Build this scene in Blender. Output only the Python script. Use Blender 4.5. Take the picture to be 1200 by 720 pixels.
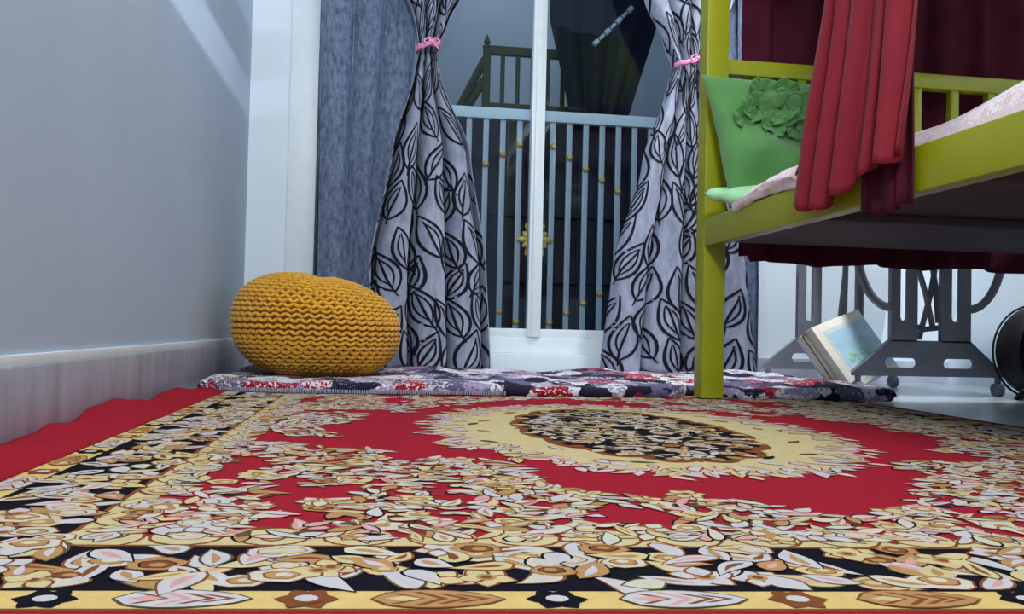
import bpy, bmesh, math, random
from mathutils import Vector, Matrix, noise
PI = math.pi
S = bpy.context.scene
for o in list(bpy.data.objects): bpy.data.objects.remove(o)
COL = S.collection
random.seed(7)

# ---------------------------------------------------------------- camera
cam_d = bpy.data.cameras.new('camera'); cam = bpy.data.objects.new('camera', cam_d); COL.objects.link(cam)
F = 1000.0
cam_d.sensor_width = 36.0; cam_d.sensor_fit = 'HORIZONTAL'; cam_d.lens = F/1200*36
cam_d.clip_start = 0.02
yaw, pitch, roll = math.atan(145/1000), math.atan(26.5/1000), 0.0235
fw = Vector((math.sin(yaw)*math.cos(pitch), math.cos(yaw)*math.cos(pitch), math.sin(pitch)))
r0 = Vector((math.cos(yaw), -math.sin(yaw), 0)); u0 = r0.cross(fw)
rt = math.cos(roll)*r0 + math.sin(roll)*u0; up = math.cos(roll)*u0 - math.sin(roll)*r0
cam.matrix_world = Matrix(((rt.x, up.x, -fw.x, 0), (rt.y, up.y, -fw.y, 0), (rt.z, up.z, -fw.z, 0.2), (0, 0, 0, 1)))
S.camera = cam

# ---------------------------------------------------------------- world, lights, exposure
S.view_settings.view_transform = 'Standard'; S.view_settings.look = 'None'
S.view_settings.gamma = 1; S.view_settings.use_curve_mapping = False
S.view_settings.exposure = 0.12
w = bpy.data.worlds.new('room_ambient'); S.world = w; w.use_nodes = True
w.node_tree.nodes['Background'].inputs[0].default_value = (0.74, 0.88, 1.0, 1)
w.node_tree.nodes['Background'].inputs[1].default_value = 0.50
def area(name, loc, target, sx, sy, power, color):
    l = bpy.data.lights.new(name, 'AREA'); l.shape = 'RECTANGLE'; l.size = sx; l.size_y = sy
    l.energy = power; l.color = color
    o = bpy.data.objects.new(name, l); COL.objects.link(o); o.location = loc
    o.rotation_euler = (Vector(target)-Vector(loc)).to_track_quat('-Z', 'Y').to_euler()
    return o
area('ceiling_light', (0.45, 1.55, 2.75), (0.45, 1.55, 0), 1.3, 0.9, 26, (1.0, 0.97, 0.94))
area('rear_fill', (-0.22, -1.3, 2.1), (0.6, 3.0, 0.7), 0.5, 0.5, 74, (0.93, 0.97, 1.0))  # added fill behind the camera, lifts the window wall above the left wall
area('landing_fill', (0.6, 4.95, 2.9), (0.6, 5.2, 0), 0.8, 0.4, 8, (0.9, 0.95, 1.0))  # added fill without a fitting, brightens the wall behind the glass
al = area('alcove_fill', (1.5, 2.72, 2.5), (1.8, 3.2, 0.1), 0.25, 0.25, 18, (0.95, 0.98, 1.0)); al.data.spread = math.radians(95)  # added unseen fill, brightens the books and wall behind the bed

# ---------------------------------------------------------------- materials
def lin(c):
    c = c/255
    return c/12.92 if c <= .04045 else ((c+.055)/1.055)**2.4
def rgb(r, g, b): return (lin(r), lin(g), lin(b), 1)
def mat(name, col, rough=.7, spec=.3, var=.0, vscale=20, bump=.0, bscale=120, metal=0, sheen=0, stretch=None, trans=0):
    m = bpy.data.materials.new(name); m.use_nodes = True; nt = m.node_tree; N = nt.nodes; L = nt.links
    b = N['Principled BSDF']; b.inputs['Base Color'].default_value = col
    b.inputs['Roughness'].default_value = rough; b.inputs['Specular IOR Level'].default_value = spec
    b.inputs['Metallic'].default_value = metal; b.inputs['Sheen Weight'].default_value = sheen
    tc = N.new('ShaderNodeTexCoord'); mp = N.new('ShaderNodeMapping'); L.new(tc.outputs['Object'], mp.inputs[0])
    if stretch: mp.inputs['Scale'].default_value = stretch
    if var:
        n = N.new('ShaderNodeTexNoise'); n.inputs['Scale'].default_value = vscale; n.inputs['Detail'].default_value = 4
        L.new(mp.outputs[0], n.inputs['Vector'])
        r = N.new('ShaderNodeMapRange'); r.inputs[1].default_value = .3; r.inputs[2].default_value = .7
        r.inputs[3].default_value = 1-var; r.inputs[4].default_value = 1+var
        L.new(n.outputs['Fac'], r.inputs[0])
        x = N.new('ShaderNodeVectorMath'); x.operation = 'SCALE'; x.inputs[0].default_value = col[:3]
        L.new(r.outputs[0], x.inputs['Scale']); L.new(x.outputs[0], b.inputs['Base Color'])
    if bump:
        n2 = N.new('ShaderNodeTexNoise'); n2.inputs['Scale'].default_value = bscale; n2.inputs['Detail'].default_value = 3
        L.new(mp.outputs[0], n2.inputs['Vector'])
        bp = N.new('ShaderNodeBump'); bp.inputs['Strength'].default_value = bump; bp.inputs['Distance'].default_value = .004
        L.new(n2.outputs['Fac'], bp.inputs['Height']); L.new(bp.outputs[0], b.inputs['Normal'])
    return m
M = {}
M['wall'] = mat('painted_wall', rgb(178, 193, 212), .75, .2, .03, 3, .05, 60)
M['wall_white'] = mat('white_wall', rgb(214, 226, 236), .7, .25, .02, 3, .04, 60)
M['frame_white'] = mat('white_frame', rgb(214, 226, 232), .4, .4, .03, 40)
M['marble'] = mat('grey_marble', rgb(166, 170, 186), .35, .4, .22, 7, .02, 40, stretch=(1, 3.0, .5))
M['floor'] = mat('pale_floor', rgb(168, 176, 182), .25, .5, .06, 5)
M['caulk'] = mat('white_strip', rgb(225, 235, 240), .5, .3, .02, 30)
M['olive'] = mat('lime_paint', rgb(142, 146, 16), .35, .45, .05, 9, .02, 80)
M['underboard'] = mat('dark_board', rgb(74, 62, 70), .7, .2, .12, 8, stretch=(1, 6, 1))
M['red_drape'] = mat('red_drape', rgb(130, 33, 45), .75, .2, .06, 12, .12, 500, sheen=.03)
M['maroon'] = mat('maroon_cloth', rgb(70, 16, 36), .8, .15, .1, 8, .12, 400)
M['green'] = mat('green_cotton', rgb(82, 132, 74), .85, .15, .07, 14, .2, 300, sheen=.25)
M['mint'] = mat('mint_satin', rgb(160, 214, 160), .4, .4, .05, 14, .08, 200)
M['cover'] = mat('book_cover', rgb(236, 233, 218), .6, .3, .06, 20)
M['pages'] = mat('book_pages', rgb(214, 208, 190), .8, .1, .15, 60, stretch=(1, 30, 1))
M['brownpages'] = mat('brown_edge', rgb(150, 128, 110), .8, .1, .12, 40)
M['picblue'] = mat('picture_blue', rgb(176, 214, 234), .5, .3, .15, 10)
M['picgreen'] = mat('picture_green', rgb(150, 205, 180), .5, .3, .2, 20)
M['picwhite'] = mat('picture_mat', rgb(214, 222, 224), .5, .3, .04, 20)
M['iron'] = mat('grey_iron', rgb(122, 124, 136), .5, .4, .08, 20, .05, 100)
M['wood'] = mat('table_wood', rgb(120, 80, 50), .5, .3, .2, 6, stretch=(1, 8, 1))
M['black'] = mat('black_leather', rgb(16, 16, 20), .6, .25, .2, 20, .2, 150)
M['pink'] = mat('pink_ribbon', rgb(226, 140, 184), .45, .4, .1, 60)
M['grille'] = mat('grey_bar', rgb(176, 186, 194), .4, .4, .04, 30)
M['gold'] = mat('gold_bead', rgb(226, 188, 96), .4, .5, .08, 40, metal=.2)
M['landwall'] = mat('landing_wall', rgb(150, 160, 174), .8, .1, .04, 3)
M['landdark'] = mat('dark_panel', rgb(48, 38, 52), .6, .25, .3, 4)
M['landdark2'] = mat('navy_panel', rgb(34, 40, 56), .6, .25, .3, 4)
M['olive_dark'] = mat('dark_olive_wood', rgb(66, 74, 46), .6, .3, .1, 10)
M['navycloth'] = mat('navy_cloth', rgb(26, 30, 46), .75, .2, .1, 6)
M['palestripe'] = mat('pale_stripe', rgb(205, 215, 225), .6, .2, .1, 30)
M['chrome'] = mat('rod_metal', rgb(170, 175, 180), .3, .5, .03, 20, metal=.8)
M['ink'] = mat('black_print', rgb(26, 28, 40), .8, .1, .1, 60)
M['dirt'] = M['ink']

def ramp_mat(name, tex, ramp, rough=.8, bump=.3, scale=(1, 1, 1), speck=.9):
    """patchwork colour from a voronoi cell id, broken up by noise"""
    m = bpy.data.materials.new(name); m.use_nodes = True; N = m.node_tree.nodes; L = m.node_tree.links
    b = N['Principled BSDF']; b.inputs['Roughness'].default_value = rough; b.inputs['Specular IOR Level'].default_value = .15
    tc = N.new('ShaderNodeTexCoord'); mp = N.new('ShaderNodeMapping'); mp.inputs['Scale'].default_value = scale
    L.new(tc.outputs['Object'], mp.inputs[0])
    nz = N.new('ShaderNodeTexNoise'); nz.inputs['Scale'].default_value = tex*1.6; nz.inputs['Detail'].default_value = 3
    L.new(mp.outputs[0], nz.inputs['Vector'])
    mx = N.new('ShaderNodeVectorMath'); mx.operation = 'MULTIPLY_ADD'
    mx.inputs[1].default_value = (.09, .09, .09); L.new(nz.outputs['Color'], mx.inputs[0]); L.new(mp.outputs[0], mx.inputs[2])
    v = N.new('ShaderNodeTexVoronoi'); v.inputs['Scale'].default_value = tex; L.new(mx.outputs[0], v.inputs['Vector'])
    sp = N.new('ShaderNodeSeparateColor'); L.new(v.outputs['Color'], sp.inputs[0])
    cr = N.new('ShaderNodeValToRGB'); cr.color_ramp.interpolation = 'CONSTANT'
    e = cr.color_ramp.elements
    e[0].position = 0; e[0].color = ramp[0][1]; e[1].position = ramp[1][0]; e[1].color = ramp[1][1]
    for p, c in ramp[2:]:
        q = e.new(p); q.color = c
    # fine speckle selects between neighbouring cells
    n2 = N.new('ShaderNodeTexNoise'); n2.inputs['Scale'].default_value = tex*9; n2.inputs['Detail'].default_value = 2
    L.new(mp.outputs[0], n2.inputs['Vector'])
    a = N.new('ShaderNodeMath'); a.operation = 'MULTIPLY_ADD'; a.inputs[1].default_value = speck; a.inputs[2].default_value = -speck/2
    L.new(n2.outputs['Fac'], a.inputs[0])
    s = N.new('ShaderNodeMath'); s.operation = 'ADD'; L.new(sp.outputs[0], s.inputs[0]); L.new(a.outputs[0], s.inputs[1])
    L.new(s.outputs[0], cr.inputs[0]); L.new(cr.outputs[0], b.inputs['Base Color'])
    bp = N.new('ShaderNodeBump'); bp.inputs['Strength'].default_value = bump; bp.inputs['Distance'].default_value = .004
    L.new(n2.outputs['Fac'], bp.inputs['Height']); L.new(bp.outputs[0], b.inputs['Normal'])
    return m
M['quilt'] = ramp_mat('floral_quilt', 15, [(0, rgb(30, 28, 48)), (.17, rgb(96, 92, 124)), (.34, rgb(206, 202, 210)), (.50, rgb(146, 22, 40)), (.62, rgb(150, 142, 172)), (.76, rgb(214, 210, 216)), (.88, rgb(36, 32, 56))], scale=(.8, .55, 1), speck=.45)
M['sheet'] = ramp_mat('floral_sheet', 34, [(0, rgb(226, 206, 212)), (.3, rgb(240, 230, 234)), (.74, rgb(226, 190, 200)), (.9, rgb(214, 206, 160))], rough=.85, bump=.15)

def silver_mat(name, c1, c2, sx=6):
    """woven fabric: streaky vertical grain between two tones"""
    m = mat(name, c1, .6, .3, 0, 1, .15, 300)
    N = m.node_tree.nodes; L = m.node_tree.links; b = N['Principled BSDF']
    tc = N.new('ShaderNodeTexCoord'); mp = N.new('ShaderNodeMapping'); mp.inputs['Scale'].default_value = (sx, sx, .35*sx)
    L.new(tc.outputs['Object'], mp.inputs[0])
    n = N.new('ShaderNodeTexNoise'); n.inputs['Scale'].default_value = 14; n.inputs['Detail'].default_value = 5
    n.inputs['Roughness'].default_value = .7; L.new(mp.outputs[0], n.inputs['Vector'])
    cr = N.new('ShaderNodeValToRGB'); cr.color_ramp.elements[0].position = .36; cr.color_ramp.elements[1].position = .66
    cr.color_ramp.elements[0].color = c1; cr.color_ramp.elements[1].color = c2
    L.new(n.outputs['Fac'], cr.inputs[0]); L.new(cr.outputs[0], b.inputs['Base Color'])
    return m
M['silver'] = silver_mat('silver_curtain', rgb(122, 130, 154), rgb(160, 168, 188), 2)
M['sheer'] = silver_mat('grey_sheer', rgb(66, 80, 108), rgb(116, 132, 158), 5)
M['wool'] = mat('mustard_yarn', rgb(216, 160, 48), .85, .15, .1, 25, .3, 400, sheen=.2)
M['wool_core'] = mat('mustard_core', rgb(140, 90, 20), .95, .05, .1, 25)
def glass_mat():
    m = bpy.data.materials.new('window_glass'); m.use_nodes = True; N = m.node_tree.nodes; L = m.node_tree.links
    N.remove(N['Principled BSDF'])
    t = N.new('ShaderNodeBsdfTransparent'); t.inputs[0].default_value = (.86, .92, .96, 1)
    g = N.new('ShaderNodeBsdfGlossy'); g.inputs['Roughness'].default_value = .03; g.inputs[0].default_value = (.8, .9, 1, 1)
    fr = N.new('ShaderNodeFresnel'); fr.inputs[0].default_value = 1.3
    mx = N.new('ShaderNodeMixShader'); L.new(fr.outputs[0], mx.inputs[0]); L.new(t.outputs[0], mx.inputs[1]); L.new(g.outputs[0], mx.inputs[2])
    L.new(mx.outputs[0], N['Material Output'].inputs[0])
    return m
M['glass'] = glass_mat()
m = bpy.data.materials.new('tube_glow'); m.use_nodes = True
m.node_tree.nodes['Principled BSDF'].inputs['Emission Color'].default_value = (.85, .93, 1, 1)
m.node_tree.nodes['Principled BSDF'].inputs['Emission Strength'].default_value = 560
M['tube'] = m
# carpet dyes
for k, c in dict(red=(152, 30, 46), cream=(196, 180, 134), white=(188, 184, 186), tan=(172, 132, 86), brown=(124, 72, 42),
                 ink=(20, 20, 30), pink=(200, 150, 146), olive=(84, 78, 52), pale=(196, 189, 170), yellow=(206, 178, 112)).items():
    M['d_'+k] = mat('carpet_'+k, rgb(*c), .95, .05, .07, 60, .3, 700)
DYES = ['red', 'cream', 'white', 'tan', 'brown', 'ink', 'pink', 'olive', 'pale', 'yellow']

# ---------------------------------------------------------------- helpers
def link(name, me, parent=None):
    o = bpy.data.objects.new(name, me); COL.objects.link(o)
    if parent: o.parent = parent
    return o
def tag(o, label=None, cat=None, group=None, kind=None):
    if label: o['label'] = label
    if cat: o['category'] = cat
    if group: o['group'] = group
    if kind: o['kind'] = kind
    return o
def empty(name, loc=(0, 0, 0), rz=0, label=None, cat=None, group=None):
    o = bpy.data.objects.new(name, None); COL.objects.link(o); o.location = loc; o.rotation_euler = (0, 0, rz)
    o.empty_display_size = .05
    return tag(o, label, cat, group)
class MB:
    def __init__(s): s.v = []; s.f = []; s.m = []
    def add(s, vs, fs, mi=0):
        b = len(s.v); s.v += [tuple(p) for p in vs]; s.f += [tuple(i+b for i in f) for f in fs]; s.m += [mi]*len(fs)
        return s
    def box(s, x0, x1, y0, y1, z0, z1, bev=0.0, mi=0):
        bm = bmesh.new(); bmesh.ops.create_cube(bm, size=1)
        for v in bm.verts:
            v.co = Vector(((x0+x1)/2+v.co.x*(x1-x0), (y0+y1)/2+v.co.y*(y1-y0), (z0+z1)/2+v.co.z*(z1-z0)))
        if bev: bmesh.ops.bevel(bm, geom=bm.edges[:], offset=bev, segments=2, profile=.6, affect='EDGES')
        bm.verts.index_update()
        s.add([v.co for v in bm.verts], [[v.index for v in f.verts] for f in bm.faces], mi); bm.free()
        return s
    def tube(s, pts, r, n=10, mi=0, cap=True, closed=False):
        pts = [Vector(p) for p in pts]; K = len(pts); rad = r if isinstance(r, (list, tuple)) else [r]*K
        vs = []; ref = None
        for i, p in enumerate(pts):
            a = pts[i-1] if (i or closed) else p; b = pts[(i+1) % K] if (i < K-1 or closed) else p
            t = (b-a).normalized()
            if ref is None: ref = Vector((0, 0, 1)) if abs(t.z) < .9 else Vector((1, 0, 0))
            e1 = (ref-t*ref.dot(t)).normalized(); e2 = t.cross(e1); ref = e1
            vs += [p+(e1*math.cos(2*PI*k/n)+e2*math.sin(2*PI*k/n))*rad[i] for k in range(n)]
        fs = [(i*n+k, i*n+(k+1) % n, ((i+1) % K)*n+(k+1) % n, ((i+1) % K)*n+k) for i in range(K if closed else K-1) for k in range(n)]
        if cap and not closed: fs += [tuple(range(n))[::-1], tuple((K-1)*n+k for k in range(n))]
        return s.add(vs, fs, mi)
    def lathe(s, prof, c=(0, 0, 0), n=16, mi=0):
        vs = []; K = len(prof)
        for r, z in prof:
            vs += [(c[0]+r*math.cos(2*PI*k/n), c[1]+r*math.sin(2*PI*k/n), c[2]+z) for k in range(n)]
        fs = [(i*n+k, i*n+(k+1) % n, (i+1)*n+(k+1) % n, (i+1)*n+k) for i in range(K-1) for k in range(n)]
        fs += [tuple(range(n))[::-1], tuple((K-1)*n+k for k in range(n))]
        return s.add(vs, fs, mi)
    def ell(s, c, e1, e2, e3, nu=8, nv=5, mi=0):
        c = Vector(c); e1 = Vector(e1); e2 = Vector(e2); e3 = Vector(e3); vs = [c-e3]
        for j in range(1, nv):
            a = -PI/2+PI*j/nv
            vs += [c+(e1*math.cos(2*PI*k/nu)+e2*math.sin(2*PI*k/nu))*math.cos(a)+e3*math.sin(a) for k in range(nu)]
        vs.append(c+e3); T = len(vs)-1
        fs = [(0, 1+(k+1) % nu, 1+k) for k in range(nu)]
        for j in range(nv-2):
            fs += [(1+j*nu+k, 1+j*nu+(k+1) % nu, 1+(j+1)*nu+(k+1) % nu, 1+(j+1)*nu+k) for k in range(nu)]
        fs += [(1+(nv-2)*nu+k, 1+(nv-2)*nu+(k+1) % nu, T) for k in range(nu)]
        return s.add(vs, fs, mi)
    def grid(s, P, nu, nv, mi=0, wrap=False):
        vs = [P(i/(nu if wrap else nu), j/nv) for j in range(nv+1) for i in range(nu if wrap else nu+1)]
        W = nu if wrap else nu+1
        fs = [(j*W+i, j*W+(i+1) % W, (j+1)*W+(i+1) % W, (j+1)*W+i) for j in range(nv) for i in range(nu)]
        return s.add(vs, fs, mi)
    def mesh(s, name, mats, smooth=True, angle=None):
        me = bpy.data.meshes.new(name); me.from_pydata(s.v, [], s.f)
        for x in (mats if isinstance(mats, list) else [mats]): me.materials.append(x)
        me.polygons.foreach_set('material_index', s.m)
        me.polygons.foreach_set('use_smooth', [smooth]*len(s.f)); me.update()
        if smooth and angle: me.set_sharp_from_angle(angle=math.radians(angle))
        return me
    def build(s, name, mats, parent=None, smooth=True, angle=40):
        return link(name, s.mesh(name, mats, smooth, angle), parent)
def outline2d(name, loops, depth, m, parent, place):
    """flat cast plate with holes: loops of (x, z) filled, given thickness, placed by place(x, y, z)"""
    cu = bpy.data.curves.new(name+'_c', 'CURVE'); cu.dimensions = '2D'; cu.fill_mode = 'BOTH'; cu.extrude = depth/2
    for lp in loops:
        sp = cu.splines.new('POLY'); sp.points.add(len(lp)-1); sp.use_cyclic_u = True
        for q, (x, z) in zip(sp.points, lp): q.co = (x, z, 0, 1)
    t = bpy.data.objects.new('tmp', cu); COL.objects.link(t)
    dg = bpy.context.evaluated_depsgraph_get(); dg.update()
    me = bpy.data.meshes.new_from_object(t.evaluated_get(dg)); bpy.data.objects.remove(t); bpy.data.curves.remove(cu)
    for v in me.vertices: v.co = place(v.co.x, v.co.z, v.co.y)
    me.materials.clear(); me.materials.append(m); me.name = name
    return link(name, me, parent)
def slot(x0, x1, z0, z1, n=5):
    r = min(x1-x0, z1-z0)/2*.98; out = []
    for cx, cz, a0 in ((x1-r, z1-r, 0), (x0+r, z1-r, PI/2), (x0+r, z0+r, PI), (x1-r, z0+r, 1.5*PI)):
        out += [(cx+r*math.cos(a0+PI/2*k/n), cz+r*math.sin(a0+PI/2*k/n)) for k in range(n+1)]
    return out
def nz(x, y=0, z=0): return noise.noise(Vector((x, y, z)))

# ================================================================ the setting
WX, WY = -.585, 3.6
def struct(o): return tag(o, kind='structure')
struct(MB().box(WX-.3, 2.7, -.4, WY+.2, -.06, 0).build('floor', M['floor'], smooth=False))
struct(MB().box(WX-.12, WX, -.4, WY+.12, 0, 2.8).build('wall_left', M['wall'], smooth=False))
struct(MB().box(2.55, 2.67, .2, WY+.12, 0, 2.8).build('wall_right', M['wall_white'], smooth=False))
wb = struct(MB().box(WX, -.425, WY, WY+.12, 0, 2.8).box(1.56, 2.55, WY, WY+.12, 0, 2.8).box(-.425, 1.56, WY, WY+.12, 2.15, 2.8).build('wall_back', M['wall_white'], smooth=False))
bl = struct(MB().box(WX, WX+.012, -.4, WY, 0, .122, .002).build('baseboard_left', M['marble']))
MB().box(WX, WX+.008, -.4, WY, .122, .142, .003).build('caulk_strip', M['caulk'], bl)
struct(MB().box(1.56, 2.55, WY-.012, WY, 0, .1, .002).box(WX+.012, -.425, WY-.012, WY, 0, .132, .002).build('baseboard_back', M['marble']))
struct(MB().box(-.425, 1.56, WY-.07, WY+.12, 0, .1, .004).build('trim_1', M['wall_white']))
# sliding glass door
wd = empty('window_1', (.57, WY, .1)); struct(wd)
def wpart(name, mb, m): 
    o = mb.build(name, m, wd); o.location = (-.57, -WY, -.1); return o
wpart('jamb', MB().box(-.425, -.31, WY-.012, WY+.1, .1, 2.15, .004), M['frame_white'])
wpart('jamb', MB().box(1.46, 1.56, WY-.012, WY+.1, .1, 2.15, .004), M['frame_white'])
wpart('head_rail', MB().box(-.31, 1.46, WY, WY+.08, 2.07, 2.15, .004), M['frame_white'])
wpart('bottom_rail', MB().box(-.31, 1.46, WY-.005, WY+.06, .1, .17, .004).box(-.31, 1.46, WY+.005, WY+.05, .17, .205, .003), M['frame_white'])
wpart('meeting_stile', MB().box(.588, .646, WY-.012, WY+.05, .17, 2.07, .005).box(.604, .630, WY-.018, WY-.01, .17, 2.07, .003), M['frame_white'])
wpart('glass_pane', MB().box(-.31, .59, WY+.02, WY+.024, .2, 2.08), M['glass'])
wpart('glass_pane', MB().box(.64, 1.46, WY+.034, WY+.038, .2, 2.08), M['glass'])

# ---------------------------------------------------------------- grille behind the glass
GY = 3.73
gr = empty('window_grille', (.64, GY, .15), 0, 'pale grey barred grille with gold beads behind the sliding glass door', 'grille')
def gpart(name, mb, m):
    o = mb.build(name, m, gr); o.location = (-.64, -GY, -.15); return o
gpart('top_rail', MB().box(-.35, 1.55, GY-.02, GY+.02, 1.128, 1.178, .006), M['frame_white'])
gpart('bottom_rail', MB().box(-.35, 1.55, GY-.015, GY+.015, .165, .195, .004), M['grille'])
gx = [.632+.0752*k for k in range(-12, 12)]
for k, x in enumerate(gx):
    gpart('bar', MB().box(x-.0125, x+.0125, GY-.008, GY+.008, .19, 1.135, .003), M['grille'])
bead = MB().lathe([(.004, -.013), (.012, -.009), (.016, 0), (.012, .009), (.004, .013)], n=12).mesh('bead', M['gold'])
def put_bead(x, z):
    o = link('bead', bead, gr); o.location = (x-.64, GY-.012-GY, z-.15)
for i in range(-5, 6):
    x = .632+.0752*i
    if i == 0: continue
    d = abs(i)
    put_bead(x, 1.02-.047*(d-1)); put_bead(x, .235+.045*(d-1))
fl = MB()
for k in range(12):
    a = 2*PI*k/12; rr = .080 if k % 2 == 0 else .062
    fl.ell((.632+rr*.55*math.cos(a), GY-.022, .60+rr*.55*math.sin(a)), (rr*.5*math.cos(a), 0, rr*.5*math.sin(a)), (-.015*math.sin(a), 0, .015*math.cos(a)), (0, .007, 0), 8, 4)
gpart('gold_flower', fl, M['gold'])
gpart('flower_centre', MB().ell((.632, GY-.027, .60), (.02, 0, 0), (0, 0, .02), (0, .009, 0), 10, 6), M['gold'])

# ---------------------------------------------------------------- landing seen through the glass
struct(MB().box(-1.4, 3.2, 5.7, 5.8, 0, 3).build('wall_landing', M['landwall'], smooth=False))
struct(MB().box(-1.4, 3.2, WY+.2, 5.7, -.06, 0).build('floor_landing', M['landdark'], smooth=False))
hb = struct(MB().box(-1.4, 3.2, 4.32, 5.7, 0, 1.30).build('wall_landing_parapet', M['landdark'], smooth=False))
for k in range(9):
    x = -.4+.27*k
    MB().box(x, x+.15, 4.30, 4.32, .1, 1.1, .004).build('panel', M['landdark2'], hb)
MB().box(-1.4, 3.2, 4.29, 4.32, .78, .80, .003).box(-1.4, 3.2, 4.29, 4.32, .44, .46, .003).build('panel_strip', M['landdark2'], hb)
LY = 4.5
bn = empty('olive_railing', (.25, LY, 1.30), 0, 'dark olive wooden rails with a pointed post beyond the glass', 'railing')  # olive post, rails and balusters modelled as solid parts behind the glass
def bpart(name, mb, m=None):
    o = mb.build(name, m or M['olive_dark'], bn); o.location = (-.25, -LY, -1.30); return o
bpart('pointed_post', MB().box(.485-.02, .485+.02, LY-.02, LY+.02, 1.30, 1.70, .004).lathe([(.024, 0), (.024, .012), (.012, .02), (.018, .035), (.002, .075)], (.485, LY, 1.70), 12))
bpart('handrail', MB().box(.5, 1.12, LY-.018, LY+.018, 1.668, 1.714, .005))
bpart('base_rail', MB().box(.5, 1.12, LY-.015, LY+.015, 1.36, 1.408, .004))
for k in range(7): bpart('baluster', MB().box(.56+.082*k, .583+.082*k, LY-.01, LY+.01, 1.30, 1.68, .003))
for dz in (0, -.11):
    bpart('sloping_rail', MB().tube([(.475, LY, 1.64+dz), (.31, LY-.02, 1.30+dz*.5)], .022, 8))
# dark cloth hung outside
def cloth_grid(mb, P, nu, nv): return mb.grid(P, nu, nv)
CY = 4.15
def PC(u, v):
    z = 2.25-v*.98
    wl = .76+.12*max(0, (v-.5)/.5); wr = 1.31-.15*max(0, (v-.5)/.5)
    x = wl+(wr-wl)*u
    return (x, CY+.02*math.sin(u*22+v*2)+.01*nz(x*9, z*3), z)
cl = MB().grid(PC, 60, 30).build('dark_cloth', M['navycloth'])
md = cl.modifiers.new('thick', 'SOLIDIFY'); md.thickness = .006
tag(cl, 'dark navy cloth hanging on a line beyond the glass door', 'cloth')
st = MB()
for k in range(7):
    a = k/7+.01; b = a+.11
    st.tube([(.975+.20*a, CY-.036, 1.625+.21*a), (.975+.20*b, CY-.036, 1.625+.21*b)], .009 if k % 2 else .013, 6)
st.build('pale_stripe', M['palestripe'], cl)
ln = MB().tube([(-1.3, CY, 2.25), (.6, CY, 2.245), (3.1, CY, 2.25)], .005, 6).build('clothes_line', M['chrome'])
tag(ln, 'thin metal clothes line carrying the dark cloth', 'clothes line')

# ================================================================ carpet
RCX, RCY, HX, HY = .475, 1.65, .925, 1.072
def rug(x, y, z=0):
    X = RCX+x; Y = RCY+y-.072*(X-.2)*(1.05-y)/2.1
    return (X, Y, .006+z)
carpet = empty('carpet', (RCX, RCY, 0), 0, 'red floral carpet with yellow border and cream medallion on the floor', 'carpet')
def cpart(name, mb, ms, **k):
    o = mb.build(name, ms, carpet, **k); o.location = (-RCX, -RCY, 0); return o
EX = .03; EF = .10
def PB(u, v):
    x = -HX-.005+(2*HX+EX+.005)*u; y = -HY-EF+(2*HY+EF+.02)*v
    return rug(x, y)
base = MB().grid(PB, 60, 60)
def PU(u, v): X, Y, Z = PB(u, v); return (X, Y, 0.0005)
o = cpart('pile', base, M['d_red']); md = o.modifiers.new('thick', 'SOLIDIFY'); md.thickness = .005; md.offset = -1
pat = MB(); di = {k: i for i, k in enumerate(DYES)}
zc = [0]
def poly(pts, z, col):
    pat.add([rug(x, y, z) for x, y in pts], [tuple(range(len(pts)))], di[col])
def strip(x0, x1, y0, y1, z, col, n=24):
    if (x1-x0) > (y1-y0):
        for i in range(n):
            a = x0+(x1-x0)*i/n; b = x0+(x1-x0)*(i+1)/n; poly([(a, y0), (b, y0), (b, y1), (a, y1)], z, col)
    else:
        for i in range(n):
            a = y0+(y1-y0)*i/n; b = y0+(y1-y0)*(i+1)/n; poly([(x0, a), (x1, a), (x1, b), (x0, b)], z, col)
def frame(d0, d1, z, col):
    X0, X1, Y0, Y1 = -HX+d0, -HX+d1, -HY+d0, -HY+d1
    strip(X0, -X0, Y0, Y1, z, col, 40); strip(X0, -X0, -Y1, -Y0, z, col, 40)
    strip(X0, X1, Y1, -Y1, z, col, 40); strip(-X1, -X0, Y1, -Y1, z, col, 40)
frame(0, .047, .0003, 'yellow'); frame(0, .004, .0006, 'brown'); frame(.044, .050, .0006, 'ink')
frame(.047, .172, .0003, 'ink'); frame(.172, .205, .0004, 'cream'); frame(.170, .175, .0007, 'brown')
def nextz():
    return .0008+random.random()*4e-4
def petal_pts(x, y, a, l, wd, n=9, tip=.6, bend=0):
    ca, sa = math.cos(a), math.sin(a); out = []
    for side in (1, -1):
        for k in range(n):
            t = k/n if side == 1 else 1-k/n
            wv = math.sin(PI*t**tip)*wd/2*side
            px = (t-.5)*l; py = wv+bend*(t-.5)**2*l
            out.append((x+px*ca-py*sa, y+px*sa+py*ca))
    return out
def petal(x, y, a, l, wd, fill, line='brown', vein=None, tip=.7, bend=0, lw=.0026):
    z = nextz()
    poly(petal_pts(x, y, a, l+2*lw, wd+2*lw, 10, tip, bend), z, line)
    poly(petal_pts(x, y, a, l, wd, 10, tip, bend), z+6e-5, fill)
    if vein: poly(petal_pts(x-.05*l*math.cos(a), y-.05*l*math.sin(a), a, l*.62, wd*.34, 5, tip, bend), z+1.2e-4, vein)
def disc(x, y, r, col, z=None, n=10, ry=None):
    z = z or nextz(); ry = ry or r
    poly([(x+r*math.cos(2*PI*k/n), y+ry*math.sin(2*PI*k/n)) for k in range(n)], z, col)
    return z
def flower(x, y, r, n, fill, line, core, core2=None, a0=0):
    for k in range(n):
        a = a0+2*PI*k/n
        petal(x+.55*r*math.cos(a), y+.55*r*math.sin(a), a, r*.95, r*.75, fill, line, None, .9)
    z = nextz()+2e-4; disc(x, y, r*.36, core, z)
    if core2: disc(x, y, r*.2, core2, z+5e-5)
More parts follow.
